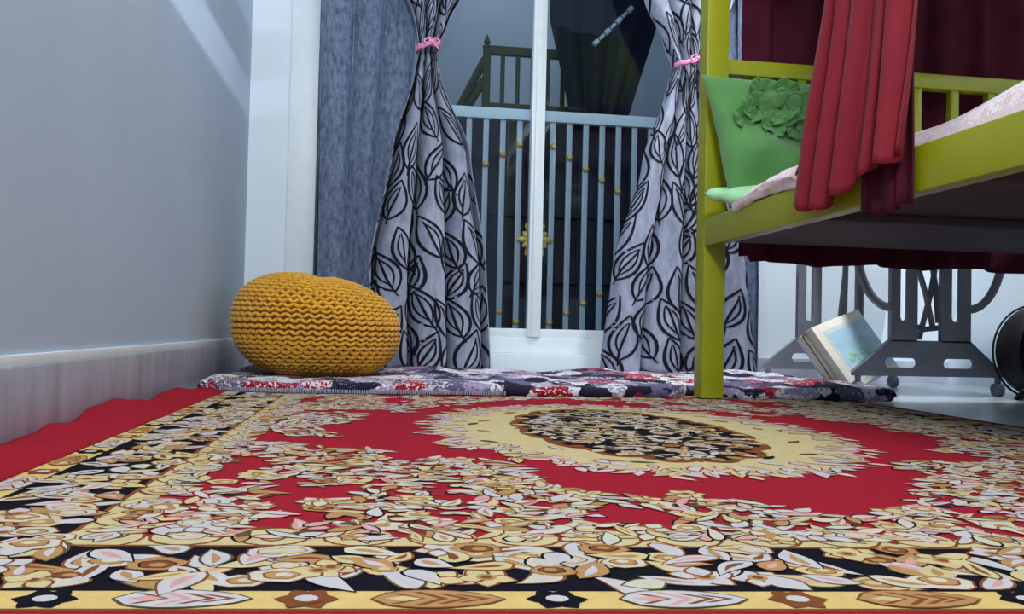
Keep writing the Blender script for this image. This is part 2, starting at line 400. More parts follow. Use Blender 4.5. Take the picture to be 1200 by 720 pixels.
def rose(x, y, r, a):
    z = nextz(); c = random.choice((('cream', 'tan'), ('white', 'cream'), ('tan', 'brown'), ('pale', 'tan')))
    pts = lambda s, dx=0: [(x+dx*math.cos(a)+s*r*math.cos(t+a)*(1+.08*math.cos(5*t)), y+dx*math.sin(a)+s*.8*r*math.sin(t+a)*(1+.08*math.cos(5*t))) for t in [2*PI*k/14 for k in range(14)]]
    poly(pts(1.1), z, 'brown'); poly(pts(1.0), z+5e-5, c[0]); poly(pts(.66, .1*r), z+1e-4, 'brown' if c[1] != 'brown' else 'ink')
    poly(pts(.58, .12*r), z+1.5e-4, c[1]); poly(pts(.3, .2*r), z+2e-4, c[0])
# outer yellow border: feathered leaves and small flowers in turn
def bleaf(cx, cy, hor, kind, flip=1):
    L, Wd = .092, .038
    c0, c1 = (('white', 'brown') if kind == 0 else ('tan', 'brown'))
    T = (lambda a, b: (cx+a*flip, cy+b)) if hor else (lambda a, b: (cx+b, cy+a*flip))
    def lens(l, wd, n=9):
        return [T((k/n-.5)*l, math.sin(PI*(k/n)**.8)**.6*wd/2) for k in range(n)]+[T((.5-k/n)*l, -math.sin(PI*(1-k/n)**.8)**.6*wd/2 if 0 < k else 0) for k in range(n)]
    z = nextz()+2e-4
    poly(lens(L+.005, Wd+.004), z, 'brown' if kind else 'olive'); poly(lens(L, Wd), z+6e-5, c0)
    for q in (-.016, 0, .016, .03):
        h = Wd*.40*(1-abs(q)/.07)
        poly([T(q, 0), T(q-.018, h), T(q-.012, h), T(q+.007, 0), T(q-.012, -h), T(q-.018, -h)], z+1.2e-4, 'pink' if (kind == 0 and q == 0) else c1)
    poly([T(-.038, 0), T(-.024, .006), T(-.012, 0), T(-.024, -.006)], z+1.3e-4, 'pink' if kind == 0 else 'cream')
def bflower(cx, cy, kind):
    c = 'ink' if kind == 0 else 'brown'
    for k in range(6):
        a = PI/3*k
        petal(cx+.0125*math.cos(a), cy+.0125*math.sin(a), a, .015, .012, c, c, None, .9)
    z = nextz()+3e-4; disc(cx, cy, .0125, c, z); disc(cx, cy, .0085, 'white', z+6e-5, ry=.0075)
step = .1775
for side in range(4):
    hor = side < 2; n = 11 if hor else 12; half = HX if hor else HY
    for k in range(-n, n+1):
        c = -.704+step*k+.475*0
        for off, isf in ((0, True), (step/2+.004, False)):
            p = c+off
            if hor: p = p+0
            if abs(p) > half-.03: continue
            d = (HY if hor else HX)-.0245; s = -1 if side % 2 == 0 else 1
            x, y = (p, s*d) if hor else (s*d, p)
            if isf: bflower(x, y, k % 2)
            else: bleaf(x, y, hor, k % 2, 1)
# dark border packed with big blossoms and leaves
def border_spot(k, side):
    hor = side < 2
    return hor
rb = random.Random(21)
fills = ['cream', 'white', 'tan', 'pale', 'cream', 'white', 'white']
def in_border(x, y, d0=.060, d1=.165):
    d = min(HX-abs(x), HY-abs(y)); return d0 <= d <= d1
cell = .024
ix = int(HX/cell)+1; iy = int(HY/cell)+1
for i in range(-ix, ix+1):
    for j in range(-iy, iy+1):
        x = (i+rb.uniform(-.45, .45))*cell; y = (j+rb.uniform(-.45, .45))*cell
        if not in_border(x, y): continue
        q = rb.random()
        if q < .16: rose(x, y, rb.uniform(.017, .025), rb.uniform(0, 6.28))
        elif q < .28: flower(x, y, rb.uniform(.02, .028), 5, rb.choice(('white', 'cream')), 'brown', 'tan', 'brown', rb.random())
        elif q < .80:
            petal(x, y, rb.uniform(0, 6.28), rb.uniform(.036, .066), rb.uniform(.016, .028), rb.choice(fills), rb.choice(('brown', 'ink', 'olive')), rb.choice((None, 'tan', 'brown', 'white', 'pink')), rb.uniform(.5, 1), rb.uniform(-.5, .5))
# scalloped guard and field
def scallop(p, side):
    pass
for side in range(4):
    hor = side < 2; half = (HX if hor else HY)-.2; n = int(2*half/.075)
    for k in range(n+1):
        p = -half+2*half*k/n; d = (HY if hor else HX)-.207; s = -1 if side % 2 == 0 else 1
        x, y = (p, s*d) if hor else (s*d, p)
        z = .0005+rb.random()*1.5e-4
        disc(x, y, .034, 'brown', z, 14); disc(x, y, .031, 'cream', z+1.6e-4, 14)
        petal(x, y, rb.uniform(0, 6.28), .035, .018, rb.choice(('white', 'tan', 'pale')), 'olive', 'tan')
        if k % 2: rose(x, y-s*.0, .016, rb.random()*6)
# medallion
def ring_poly(a, b, amp, n, N, z, col):
    pts = []
    for k in range(N):
        t = 2*PI*k/N; rr = 1+amp*abs(math.sin(n*t/2))
        pts.append((a*rr*math.cos(t), .01+b*rr*math.sin(t)))
    # fan from the centre so that the polygon stays well shaped
    vs = [rug(0, .01, z)]+[rug(x, y, z) for x, y in pts]
    pat.add(vs, [(0, 1+k, 1+(k+1) % N) for k in range(N)], di[col])
ring_poly(.372, .505, .05, 20, 120, .00045, 'pink'); ring_poly(.364, .495, .05, 20, 120, .0005, 'cream')
ring_poly(.212, .395, .07, 16, 96, .0006, 'brown'); ring_poly(.196, .375, .07, 16, 96, .00065, 'ink')
for k in range(330):
    t = 2*PI*k/330+rb.uniform(-.02, .02); rr = rb.uniform(.86, 1.07)+.05*abs(math.sin(10*t))
    x, y = .372*rr*math.cos(t), .01+.505*rr*math.sin(t)
    petal(x, y, t+rb.uniform(-.9, .9), rb.uniform(.03, .05), rb.uniform(.012, .019), rb.choice(('white', 'pale', 'white', 'cream')), rb.choice(('pink', 'red', 'olive', 'red')), rb.choice((None, None, 'tan')))
for k in range(40):
    t = 2*PI*k/40+rb.uniform(-.05, .05); rr = rb.uniform(.74, .9)
    if rb.random() < .55: petal(.372*rr*math.cos(t), .01+.505*rr*math.sin(t), t+1.57+rb.uniform(-.5, .5), .04, .012, rb.choice(('olive', 'brown', 'pale', 'tan', 'ink')), 'olive')
for i in range(520):
    t = rb.uniform(0, 2*PI); rr = math.sqrt(rb.random())
    x, y = .19*rr*math.cos(t), .01+.37*rr*math.sin(t)
    if rb.random() < .2: rose(x, y, rb.uniform(.012, .018), rb.uniform(0, 6))
    else: petal(x, y, rb.uniform(0, 6.28), rb.uniform(.025, .045), rb.uniform(.009, .016), rb.choice(('white', 'white', 'pale', 'pale', 'cream', 'tan', 'ink', 'olive')), rb.choice(('ink', 'brown', 'olive')), rb.choice((None, 'tan')))
for k in range(36):
    t = 2*PI*k/36
    petal(.207*math.cos(t), .01+.39*math.sin(t), t, .035, .02, rb.choice(('brown', 'tan', 'brown', 'cream')), 'brown')
# flower sprays filling the field around the plain red ring
cell = .0205
ix = int(HX/cell); iy = int(HY/cell)
for i in range(-ix, ix+1):
    for j in range(-iy, iy+1):
        x = (i+rb.uniform(-.5, .5))*cell; y = (j+rb.uniform(-.5, .5))*cell
        d = min(HX-abs(x), HY-abs(y))
        if d < .2: continue
        th = math.atan2(y/.64, x/.52)
        e = math.hypot(x/.52, y/.64) - .10*math.cos(2*(th*2)) + .16*nz(x*6, y*6, 3)
        if e < 1.03: continue
        g = nz(x*8, y*8, 11)+.35*nz(x*19, y*19, 5)
        if g < -.24 and d > .225: continue
        q = rb.random()
        if rb.random() < .10: petal(x+.01, y, rb.gauss(0, 1), .03, .009, rb.choice(('ink', 'olive', 'red', 'brown')), 'olive')
        if q < .05: rose(x, y, rb.uniform(.014, .022), rb.uniform(0, 6))
        elif q < .13: flower(x, y, rb.uniform(.016, .024), 5, rb.choice(('white', 'cream', 'pale')), 'brown', 'tan', None, rb.random())
        elif q < .92: petal(x, y, rb.gauss(0, .9), rb.uniform(.028, .052), rb.uniform(.010, .017), rb.choice(('white', 'pale', 'cream', 'white', 'pale', 'tan', 'pink')), rb.choice(('brown', 'brown', 'ink', 'ink', 'olive', 'red')), rb.choice((None, None, 'tan', 'white')), rb.uniform(.5, 1), rb.uniform(-.4, .4))
for x, y in ((.219, .986), (.152, 1.013), (.36, .97), (.71, .99)):
    x -= RCX; y = y-RCY+.03
    flower(x, y, .024, 6, 'cream', 'brown', 'tan', 'olive')
o = cpart('floral_pattern', pat, [M['d_'+k] for k in DYES], smooth=False); tag(o, kind='stuff')
# ruffled red edge running up against the wall
FX = [(.4, -.572), (1.7, -.572), (2.1, -.560), (2.4, -.552), (2.55, -.53), (3, -.52)]
FZ = [(.4, .02), (.9, .025), (1.15, .015), (1.38, .002), (1.5, .004), (1.57, .012), (1.67, .003), (1.79, .022), (1.90, .027), (2.02, .016), (2.13, .004), (2.27, .016), (2.38, .018), (2.5, .006), (2.6, .004), (2.9, .004)]
def fz(Y, T=None):
    T = T or FZ
    for (a, za), (b, zb) in zip(T, T[1:]):
        if a <= Y <= b:
            t = (Y-a)/(b-a); t = t*t*(3-2*t); return za+(zb-za)*t
    return .02
def PF(u, v):
    Y = .5+2.2*u
    x = -.446+(fz(Y, FX)+.446)*v+.004*nz(Y*9, v*3)
    h = fz(Y)
    z = .0075+.004*math.sin(v*PI)+h*v**1.6+.006*math.sin(Y*19+v*2)*v*(1-v)*2
    return (x, Y, z)
fr = MB().grid(PF, 160, 14)
o = cpart('ruffled_edge', fr, M['d_red']); md = o.modifiers.new('thick', 'SOLIDIFY'); md.thickness = .005; md.offset = -1

# ================================================================ folded quilt in front of the door
def qfront(X):
    y = 2.455+.02*nz(X*2.2, 4)+.012*nz(X*7, 9)
    if X < -.3: y += .09*min(1, (-.3-X)/.2)
    y += .095*math.exp(-((X-.955)/.075)**4)
    if X > 1.2: y -= .03*min(1, (X-1.2)/.2)
    return y
def PQ(u, v):
    X = -.535+2.09*u
    yf = qfront(X); yb = 3.40
    e = min(1, min(u, 1-u)*2.09/.028); edge = math.sqrt(max(0, 1-(1-e)**2))
    th = .030+.012*nz(X*3, 1)+.008*nz(X*9, 2)+(.012 if X > 1.2 else 0)*min(1, (X-1.2)/.2 if X > 1.2 else 0)
    if v < .3:                                   # rolled front edge
        a = v/.3*PI*.75; r = th/2
        Y = yf+r*(1-math.sin(a))*1.0; Z = r-r*math.cos(a)
        Z *= .45+.55*edge
        return (X, Y+(1-edge)*.03, .008+Z)
    t = (v-.3)/.7
    Y = yf+th/2*(1-math.sin(PI*.75))+(yb-yf-.005)*t
    w_ = .010*nz(X*4, Y*5, 3)+.006*nz(X*11, Y*9, 7)
    Z = th/2*(1-math.cos(PI*.75))+(w_+.004)*min(1, t*8)
    pz = math.hypot((X+.25)/.30, (Y-3.05)/.30)   # pressed under the pouf
    if pz < 1.3: Z = min(Z, .018+.03*max(0, pz-.85))
    return (X, Y, .008+max(.004, Z*(.35+.65*edge)))
q = MB().grid(PQ, 260, 70)
q = q.build('folded_quilt', M['quilt'])
md = q.modifiers.new('thick', 'SOLIDIFY'); md.thickness = .004; md.offset = 1
tag(q, 'thin floral quilt of red, navy and white spread before the glass door', 'quilt')
def PQ2(u, v):
    X = -.47+.80*u; X2 = X
    yf = qfront(X)-.006+.0*v
    return (X, yf+.002*math.sin(u*50), .010+.010*v+.003*nz(X*8))
hem = MB()
for k in range(120):
    X = -.47+.0068*k; y = qfront(X)-.004
    hem.box(X, X+.0045, y-.003, y+.012, .009, .021+.003*nz(X*6), .001)
hem = hem.build('ribbed_hem', mat('grey_rib', rgb(140, 146, 166), .8, .1, .1, 30), q); tag(hem, kind='stuff')

# ================================================================ pouf
PX, PY, PZ = -.245, 3.05, .020
pf = empty('knitted_pouf', (PX, PY, PZ), 0, 'mustard yellow knitted round pouf sitting on the quilt by the wall', 'pouf')
A, Hh = .283, .178
def psurf(th, ph, off=0):
    # ph -pi/2..pi/2, rounded barrel
    c, s_ = math.cos(ph), math.sin(ph)
    e = .78
    r = (A+off)*math.copysign(abs(c)**e, c); z = (Hh+off)*math.copysign(abs(s_)**.92, s_)
    x = r*math.cos(th); y = r*math.sin(th)
    z += .017*max(0, s_)*(-x/A)*1.4                      # slumps to one side
    z -= .009*math.exp(-((x-.03)/.03)**2)*max(0, s_)**2  # crease on the crown
    if s_ < -.55: z = max(z, -Hh*.97)
    x += .02*s_*(-1)
    return Vector((x, y, z+Hh*.97))
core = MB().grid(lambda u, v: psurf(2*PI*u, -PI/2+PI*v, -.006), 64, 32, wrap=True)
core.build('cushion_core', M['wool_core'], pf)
kn = MB(); rows = 36
for r_ in range(1, rows):
    ph = -PI/2+PI*r_/rows
    rad = (psurf(0, ph)-psurf(PI, ph)).length/2
    n = max(6, int(2*PI*rad/.036))
    for k in range(n):
        th = 2*PI*(k+(r_ % 2)*.5)/n
        p = psurf(th, ph); pu = psurf(th+.02, ph)-p; pv = psurf(th, ph+.02)-p
        tu = pu.normalized(); nn = tu.cross(pv).normalized(); tv = nn.cross(tu)
        for sgn in (1, -1):
            dr = (tu*.85+tv*sgn*.55*(1 if r_ % 2 else -1)).normalized(); sd = nn.cross(dr)
            c = p+tu*sgn*-.0075*0+tu*(.0085*sgn)
            kn.ell(c-nn*.001, dr*.0145, sd*.0068, nn*.0095, 6, 4)
o = kn.build('knit_stitches', M['wool'], pf); tag(o, kind='stuff')

# ================================================================ curtains
def interp(tab, z):
    if z >= tab[0][0]: return tab[0][1:]
    for a, b in zip(tab, tab[1:]):
        if b[0] <= z <= a[0]:
            t = (a[0]-z)/(a[0]-b[0]); t = t*t*(3-2*t)*.5+t*.5
            return [p+(q_-p)*t for p, q_ in zip(a[1:], b[1:])]
    return tab[-1][1:]
def curtain(name, tab, Y0, nf, ph, z0, z1, mfab, label, fabric_w=None, seed=1, nu=220, nv=110, group=None):
    deep = bool(fabric_w)
    def P(s, z):
        xl, xr, am = interp(tab, z)
        sw = s+.20/nf*math.sin(2*PI*nf*s+ph+.8)+.03*math.sin(2*PI*1.3*s+seed)*s*(1-s)
        x = xl+(xr-xl)*sw
        a = 2*PI*nf*s+ph+.5*math.sin(z*1.7+seed)
        if deep:                                     # broad rounded fronts, narrow deep valleys
            vl = ((1-math.cos(a))/2)**2.6; y = Y0-am*.55+1.9*am*vl+am*.3*math.cos(a*.5+seed+z)+.006*nz(s*14, z*5, seed)
        else: y = Y0+am*math.cos(a)+am*.35*math.cos(a*.5+seed+z)+.006*nz(s*14, z*5, seed)
        return Vector((x, y, z))
    hem = lambda s: z1+.012*math.sin(s*nf*6.28+1)
    mb = MB().grid(lambda u, v: P(u, z0+(hem(u)-z0)*v), nu, nv)
    o = mb.build(name, mfab, angle=None); md = o.modifiers.new('thick', 'SOLIDIFY'); md.thickness = .002; md.offset = 1
    tag(o, label, 'curtain', group)
    if fabric_w:
        rr = random.Random(seed); pm = MB()
        def stroke(pts, wd):
            # pts in fabric coordinates (a, z); wd metres
            fine = []
            for (a0, b0), (a1, b1) in zip(pts, pts[1:]):
                n = max(1, int(math.hypot(a1-a0, b1-b0)/.012))
                fine += [(a0+(a1-a0)*k/n, b0+(b1-b0)*k/n) for k in range(n)]
            fine.append(pts[-1]); vs = []
            N_ = len(fine)
            for i, (a, b) in enumerate(fine):
                p = fine[max(0, i-1)]; q_ = fine[min(N_-1, i+1)]
                dx, dz = q_[0]-p[0], q_[1]-p[1]; l = math.hypot(dx, dz) or 1
                ww = wd*(.55+.45*math.sin(PI*i/max(1, N_-1)))/2
                for sg in (1, -1):
                    aa = a-dz/l*ww*sg; bb = b+dx/l*ww*sg
                    s = min(max(aa/fabric_w, 0), 1); bb = min(max(bb, hem(s)+.001), z0)
                    c = P(s, bb); e1 = P(min(1, s+.004), bb)-P(max(0, s-.004), bb); e2 = P(s, bb+.005)-P(s, bb-.005)
                    n_ = e1.cross(e2).normalized()
                    if n_.y > 0 and False: n_ = -n_
                    vs.append(c+n_*.0018)
            pm.add(vs, [(2*i, 2*i+1, 2*i+3, 2*i+2) for i in range(N_-1)])
        def leaf(a, z, ang, l, wd):
            ca, sa = math.cos(ang), math.sin(ang)
            T = lambda t, q_: (a+t*l*ca-q_*sa, z+t*l*sa+q_*ca)
            K = 10
            for sg in (1, -1):
                stroke([T(k/K, sg*math.sin(PI*(k/K)**.8)*wd/2) for k in range(K+1)], .0115)
            stroke([T(-.12+.95*k/K, .05*wd*math.sin(5*k/K)) for k in range(K+1)], .009)
            for sg in (1, -1) if rr.random() < .5 else (rr.choice((1, -1)),):
                stroke([T(.12+.7*k/K, sg*math.sin(PI*k/K)*wd*.26) for k in range(K+1)], .0075)
        spots = []
        for _t in range(4000):                       # leaves scattered evenly over the cloth
            a = rr.uniform(0, fabric_w); z = rr.uniform(z1, z0-.05); ang = PI/2+rr.choice((-1, 1))*rr.uniform(.1, .6)
            if all(math.hypot((a-p)/.086, (z-q_)/.125) > 1 for p, q_ in spots):
                spots.append((a, z)); l = rr.uniform(.16, .20)
                leaf(a-.5*l*math.cos(ang), z-.5*l*math.sin(ang), ang, l, rr.uniform(.078, .098))
        pmo = pm.build('leaf_print', M['ink'], o, angle=None); tag(pmo, kind='stuff')
    return o, P
cl_tab = [(2.12, -.16, .42, .03), (1.60, .00, .30, .028), (1.42, .07, .21, .030), (1.315, .092, .165, .030), (1.22, .075, .185, .030), (.90, -.02, .325, .045), (.45, -.105, .405, .055), (.04, -.10, .43, .060)]
cr_tab = [(2.12, .86, 1.56, .03), (1.60, 1.05, 1.40, .028), (1.42, 1.13, 1.31, .032), (1.325, 1.165, 1.275, .032), (1.22, 1.14, 1.29, .032), (.90, 1.05, 1.36, .045), (.45, .94, 1.47, .055), (.04, .90, 1.52, .060)]
cu1, P1 = curtain('leaf_curtain', cl_tab, 3.41, 3.6, .9, 2.12, .035, M['silver'], 'silver curtain with black leaf outlines tied with pink ribbon, behind the yellow pouf', .84, 3)
cu2, P2 = curtain('leaf_curtain', cr_tab, 3.41, 3.8, 3.4, 2.12, .035, M['silver'], 'silver curtain with black leaf outlines tied with pink ribbon, behind the green bed post', .92, 8)
sl_tab = [(2.12, -.34, .16, .016), (1.35, -.315, .10, .018), (.8, -.305, .05, .02), (.04, -.30, .02, .022)]
sr_tab = [(2.12, 1.16, 1.62, .014), (1.0, 1.26, 1.60, .016), (.04, 1.30, 1.60, .02)]
curtain('sheer_curtain', sl_tab, 3.52, 3.4, 1.2, 2.12, .05, M['sheer'], 'plain grey-blue sheer curtain hanging beside the white door frame', None, 5, 120, 40)
curtain('sheer_curtain', sr_tab, 3.52, 3.5, .3, 2.12, .05, M['sheer'], 'plain grey-blue sheer curtain behind the bed post', None, 6, 120, 40)
rod = empty('curtain_rod', (.6, 3.45, 2.15), 0, 'metal curtain rod over the glass door', 'curtain rod')
MB().tube([(-1.1, 0, 0), (1.1, 0, 0)], .012, 12).build('pole', M['chrome'], rod)
for sx in (-1.12, 1.12): MB().ell((sx, 0, 0), (.025, 0, 0), (0, .025, 0), (0, 0, .025), 10, 8).build('finial', M['chrome'], rod)
for sx in (-1.0, 1.0): MB().box(sx-.01, sx+.01, 0, .15, -.012, .012, .003).build('bracket', M['chrome'], rod)
def ribbon(c, w_, label, dirx):
    r = empty('ribbon_tie', c, 0, label, 'ribbon')
    band = MB()
    def PBnd(u, v):
        a = 2*PI*u
        return ((w_/2+.012)*math.cos(a), .052*math.sin(a), (v-.5)*.020+.010*math.cos(a)*dirx+.002*math.sin(7*a))
    band.grid(PBnd, 48, 3, wrap=True)
    o = band.build('band', M['pink'], r); md = o.modifiers.new('t', 'SOLIDIFY'); md.thickness = .004
    for sg in (1, -1):
        lp = MB(); pts = [(.012+.022*math.cos(a)*sg*.9+sg*.010*1, -.066, .006+.013*math.sin(a)) for a in [2*PI*k/14 for k in range(14)]]
        lp.tube(pts, .0045, 6, closed=True); lp.build('bow_loop', M['pink'], r)
        MB().tube([(.012, -.066, .004), (.012+sg*.016, -.074, -.012), (.012+sg*.030, -.072, -.022-.006*sg)], [.005, .0045, .003], 6).build('tail', M['pink'], r)
    MB().ell((.012, -.068, .005), (.010, 0, 0), (0, .008, 0), (0, 0, .010), 8, 6).build('knot', M['pink'], r)
ribbon((.13, 3.40, 1.318), .075, 'pink ribbon tie gathering the leaf curtain behind the yellow pouf', 1)
ribbon((1.22, 3.40, 1.326), .11, 'pink ribbon tie gathering the leaf curtain behind the bed post', 1)

# ================================================================ bunk bed
BX0, BX1, BY0, BY1 = .923, 2.32, .42, 2.49       # outer faces
bed = empty('bunk_bed', (1.45, 1.45, 0), 0, 'lime green metal bunk bed frame standing half on the carpet', 'bed')
def bd(name, mb, m=None, **k):
    o = mb.build(name, m or M['olive'], bed, **k); o.location = (-1.45, -1.45, 0); return o
PW = .069
for x, y in ((BX0, BY1-PW), (BX1-PW, BY1-PW), (BX0, BY0), (BX1-PW, BY0)):
    bd('post', MB().box(x, x+PW, y, y+PW, .0095 if x < 1.3 else 0, 1.95, .005))
for x in (BX0, BX1-.04):
    bd('side_rail', MB().box(x, x+.04, BY0+PW, BY1-PW, .461, .545, .005))
bd('end_rail', MB().box(BX0+PW, BX1-PW, BY1-.05, BY1-.01, .502, .56, .004))
bd('end_rail', MB().box(BX0+PW, BX1-PW, BY0+.01, BY0+.05, .461, .545, .004))
bd('headboard_bar', MB().box(BX0+PW, BX1-PW, BY1-.055, BY1-.015, .985, 1.032, .005))
for k in range(9): bd('headboard_baluster', MB().box(1.095+.128*k, 1.123+.128*k, BY1-.047, BY1-.022, .54, .99, .003))
bd('bed_board', MB().box(BX0+.042, BX1-.042, BY0+.055, BY1-.012, .482, .50, .002), M['underboard'])
for k in range(3): bd('cross_bar', MB().box(BX0+.042, BX1-.042, .75+.52*k, .785+.52*k, .463, .481, .003), M['underboard'])
for x in (BX0, BX1-.04):
    bd('upper_rail', MB().box(x, x+.04, BY0+PW, BY1-PW, 1.40, 1.48, .005))
    bd('guard_rail', MB().box(x+.005, x+.035, BY0+PW, BY1-PW, 1.56, 1.66, .005))
for y in (BY1-.055, BY0+.015):
    bd('upper_end_rail', MB().box(BX0+PW, BX1-PW, y, y+.04, 1.40, 1.48, .005))
bd('tube_shield', MB().box(BX0+PW, BX1-PW, BY1-.05, BY1-.02, 1.50, 1.93, .005))  # unseen panel added to keep the tube's light off the curtains and door
bd('upper_board', MB().box(BX0+.042, BX1-.042, BY0+.06, BY1-.057, 1.42, 1.436, .002), M['underboard'])
for z in (.445, .50):
    bd('bolt', MB().lathe([(.011, 0), (.011, .005), (.006, .008)], n=10), M['chrome'])
    b = bed.children[-1]; b.rotation_euler = (PI/2, 0, 0); b.location = (BX0+.035-1.45, BY1-PW-1.45, z)

# mattress with floral sheet
def PM(u, v):
    # cross-section runs over the side; u along the bed
    Y = .50+1.90*u
    a = v
    xa, xb = .972, 2.26
    bulge = .006*nz(Y*6, 2)+.010*nz(Y*2.5, 8)
    top = .600+bulge+.035*math.exp(-((Y-.95)/.3)**2)-.03*max(0, (Y-2.0)/.4)
    if v < .35:
        t = v/.35; return (xa-.012*math.sin(t*PI)+.02*t**3, Y, .503+(top-.503)*t)
    if v < .65:
        t = (v-.35)/.3; return (xa+.02+(xb-xa-.04)*t, Y, top+.02*math.sin(t*PI))
    t = (v-.65)/.35; return (xb+.012*math.sin(t*PI)-.02*(1-t)**3, Y, top+(.503-top)*t)
mt = MB().grid(PM, 90, 40)
W_ = 91
mt.f.append(tuple(j*W_ for j in range(41))); mt.m.append(0); mt.f.append(tuple(j*W_+90 for j in range(41))[::-1]); mt.m.append(0)
mt = mt.build('mattress', M['sheet'], angle=60)
tag(mt, 'mattress in a pale pink floral sheet on the lower bunk', 'mattress')
# rumpled sheet edge lapping over the rail at the pillow end and a crumpled bit by the drape
def PR(u, v):
    Y = 1.83+.36*u
    x = .985-.068*math.sin(min(1, v*1.1)*PI*.62)
    z = .608-.045*u**2-.070*v**1.6*(1-.55*u)+.008*nz(Y*14, v*4)
    return (x+.006*nz(Y*11, v*5, 3)-.010*math.sin(v*PI), Y, z)
o = MB().grid(PR, 50, 16).build('sheet_flap', M['sheet'], mt); md = o.modifiers.new('t', 'SOLIDIFY'); md.thickness = .005

# cushion with flower applique
def pillow(name, corners, thick, m, seed, nrm, n=30, wr=.008, parent=None, power=2.6, fold=0):
    c = [Vector(p) for p in corners]; nrm = Vector(nrm).normalized()
    def B(u, v): return (c[0]*(1-u)+c[1]*u)*(1-v)+(c[3]*(1-u)+c[2]*u)*v
    def P(u, v, sg):
        uu, vv = 2*u-1, 2*v-1
        t = ((1-abs(uu)**power)*(1-abs(vv)**power))**.55 if abs(uu) < 1 and abs(vv) < 1 else 0
        pin = 1-.045*(1-uu*uu)*abs(vv)**3
        pu = .5+uu*.5*(1-.05*(1-vv*vv)*uu*uu); pv = .5+vv*.5*(1-.05*(1-uu*uu)*vv*vv)
        p = B(pu, pv)
        return p+nrm*sg*(thick/2*t+ (wr*(nz(u*4, v*4, seed)+.6*nz(u*2.2+v*5, v*1.5, seed+3)+.55*fold*math.sin(9*(v*1.25-.35*u*u+.1*math.sin(5*u)))*min(1, max(0, (v-.35)*4))))*t)
    mb = MB(); mb.grid(lambda u, v: P(u, v, 1), n, n); mb.grid(lambda u, v: P(u, v, -1), n, n)
    bm = bmesh.new(); me = mb.mesh(name, m); bm.from_mesh(me); bmesh.ops.remove_doubles(bm, verts=bm.verts, dist=.0005)
    bmesh.ops.recalc_face_normals(bm, faces=bm.faces); bm.to_mesh(me); bm.free()
    for p in me.polygons: p.use_smooth = True
    return link(name, me, parent), P
CYF = 2.32
cush = empty('cushion', (1.08, CYF, .56), 0, 'green square cushion with a ruffled fabric flower leaning on the bed post', 'cushion')
off = Vector((1.08, CYF, .56))
cs = [Vector((.888, CYF+.055, .960))-off, Vector((1.29, CYF+.055, .955))-off, Vector((1.27, CYF-.03, .615))-off, Vector((.936, CYF-.065, .552))-off]
# grid v=0 top, v=1 bottom
cov, PCsh = pillow('cover', cs, .13, M['green'], 2, (0, -1, .18), 40, .024, cush, fold=2)
ptm = []
for kk in range(3):
    rr = random.Random(kk+5); pm = MB(); ph = rr.uniform(0, 6)
    def PP(u, v):
        a = (u-.5)*2.5; r = .006+.040*v
        return (r*math.sin(a)*(1-.1*v), -(.004+.016*v**.7+.008*math.sin(u*14+ph)*v*v), -r*math.cos(a)*.95+.004*math.sin(u*9+ph)*v)
    pm.grid(PP, 22, 7); ptm.append(pm.mesh('flower_petal', M['green']))
rr = random.Random(4)
cl_ = [(.46, .27, 5, 1.25), (.30, .25, 5, 1.0), (.62, .25, 5, 1.05), (.54, .12, 4, .9), (.36, .12, 4, .9), (.20, .30, 4, .8), (.58, .39, 4, .95), (.40, .40, 4, .85), (.76, .3, 4, .95)]
for u, v, n, sc in cl_:
    p = PCsh(u, v+.07, 1)
    for k in range(n):
        o = link('flower_petal', ptm[(k+n) % 3], cush); a = 2*PI*k/n+rr.uniform(-.3, .3)
        o.location = p+Vector((rr.uniform(-.005, .005), .002-.0015*k, rr.uniform(-.005, .005)))
        o.rotation_euler = (rr.uniform(-.15, .15)-.1, a, rr.uniform(-.15, .15)); o.scale = (sc, sc, sc)
        md = o.modifiers.new('t', 'SOLIDIFY'); md.thickness = .002
# mint pillow under it
mint, _ = pillow('pillow', [(.866, 2.30, .598), (1.28, 2.36, .60), (1.28, 2.17, .59), (.935, 2.16, .560)], .06, M['mint'], 7, (0, .1, 1), 26, .012, power=7)
tag(mint, 'pale mint satin pillow under the green cushion', 'pillow')

# hanging drapes
def drape(name, P, m, label, nu=120, nv=60, cat='drape'):
    o = MB().grid(P, nu, nv).build(name, m, angle=None); md = o.modifiers.new('thick', 'SOLIDIFY'); md.thickness = .003
    return tag(o, label, cat)
def PD1(u, v):
    zt = 1.50; zb = .495-.030*math.sin(min(1, u*1.6)*PI)+.03*u*u+.006*math.sin(u*33)
    z = zt+(zb-zt)*v
    Y = 1.583-.22*(z-.5)+(.5-u)*(.405-.15*(z-.5))
    a = u*2*PI*5.3+.6*math.sin(3*v+2*u)
    X = .885+.017*(.5+.5*v)*(1+.6*nz(u*5, 1, 2))*math.cos(a+1.5*nz(u*4, v*1.5, 9))+.008*nz(u*7, z*3)
    Y += .010*math.sin(a+1)
    if z > .57 and z < .0: pass
    return (X, Y, z)
drape('red_drape', PD1, M['red_drape'], 'bright red drape hanging over the front rail of the lower bunk')
def PD2(u, v):
    zt = 1.50; zb = .437+.008*math.sin(u*9)
    z = zt+(zb-zt)*v
    Y = 1.385+.17*u+.01*math.sin(u*12)
    X = .916-.004*math.cos(u*26+.4)-.004+.004*nz(u*6, z*3)
    return (X, Y, z)
drape('maroon_drape', PD2, M['maroon'], 'dark maroon drape hanging just behind the bright red one', 90, 50)
def PD3(u, v):
    zt = 1.50; zb = .428+.006*math.sin(u*21)+(.02 if u < .02 else 0)
    z = zt+(zb-zt)*v
    X = 1.09+1.16*u+.012*math.sin(u*40)
    Y = 2.545+.018*math.cos(u*2*PI*9+.6*math.sin(z*2))+.008*nz(u*9, z*2)
    return (X, Y, z)
drape('maroon_curtain', PD3, M['maroon'], 'dark maroon curtain hanging behind the headboard of the bunk', 200, 50, 'curtain')

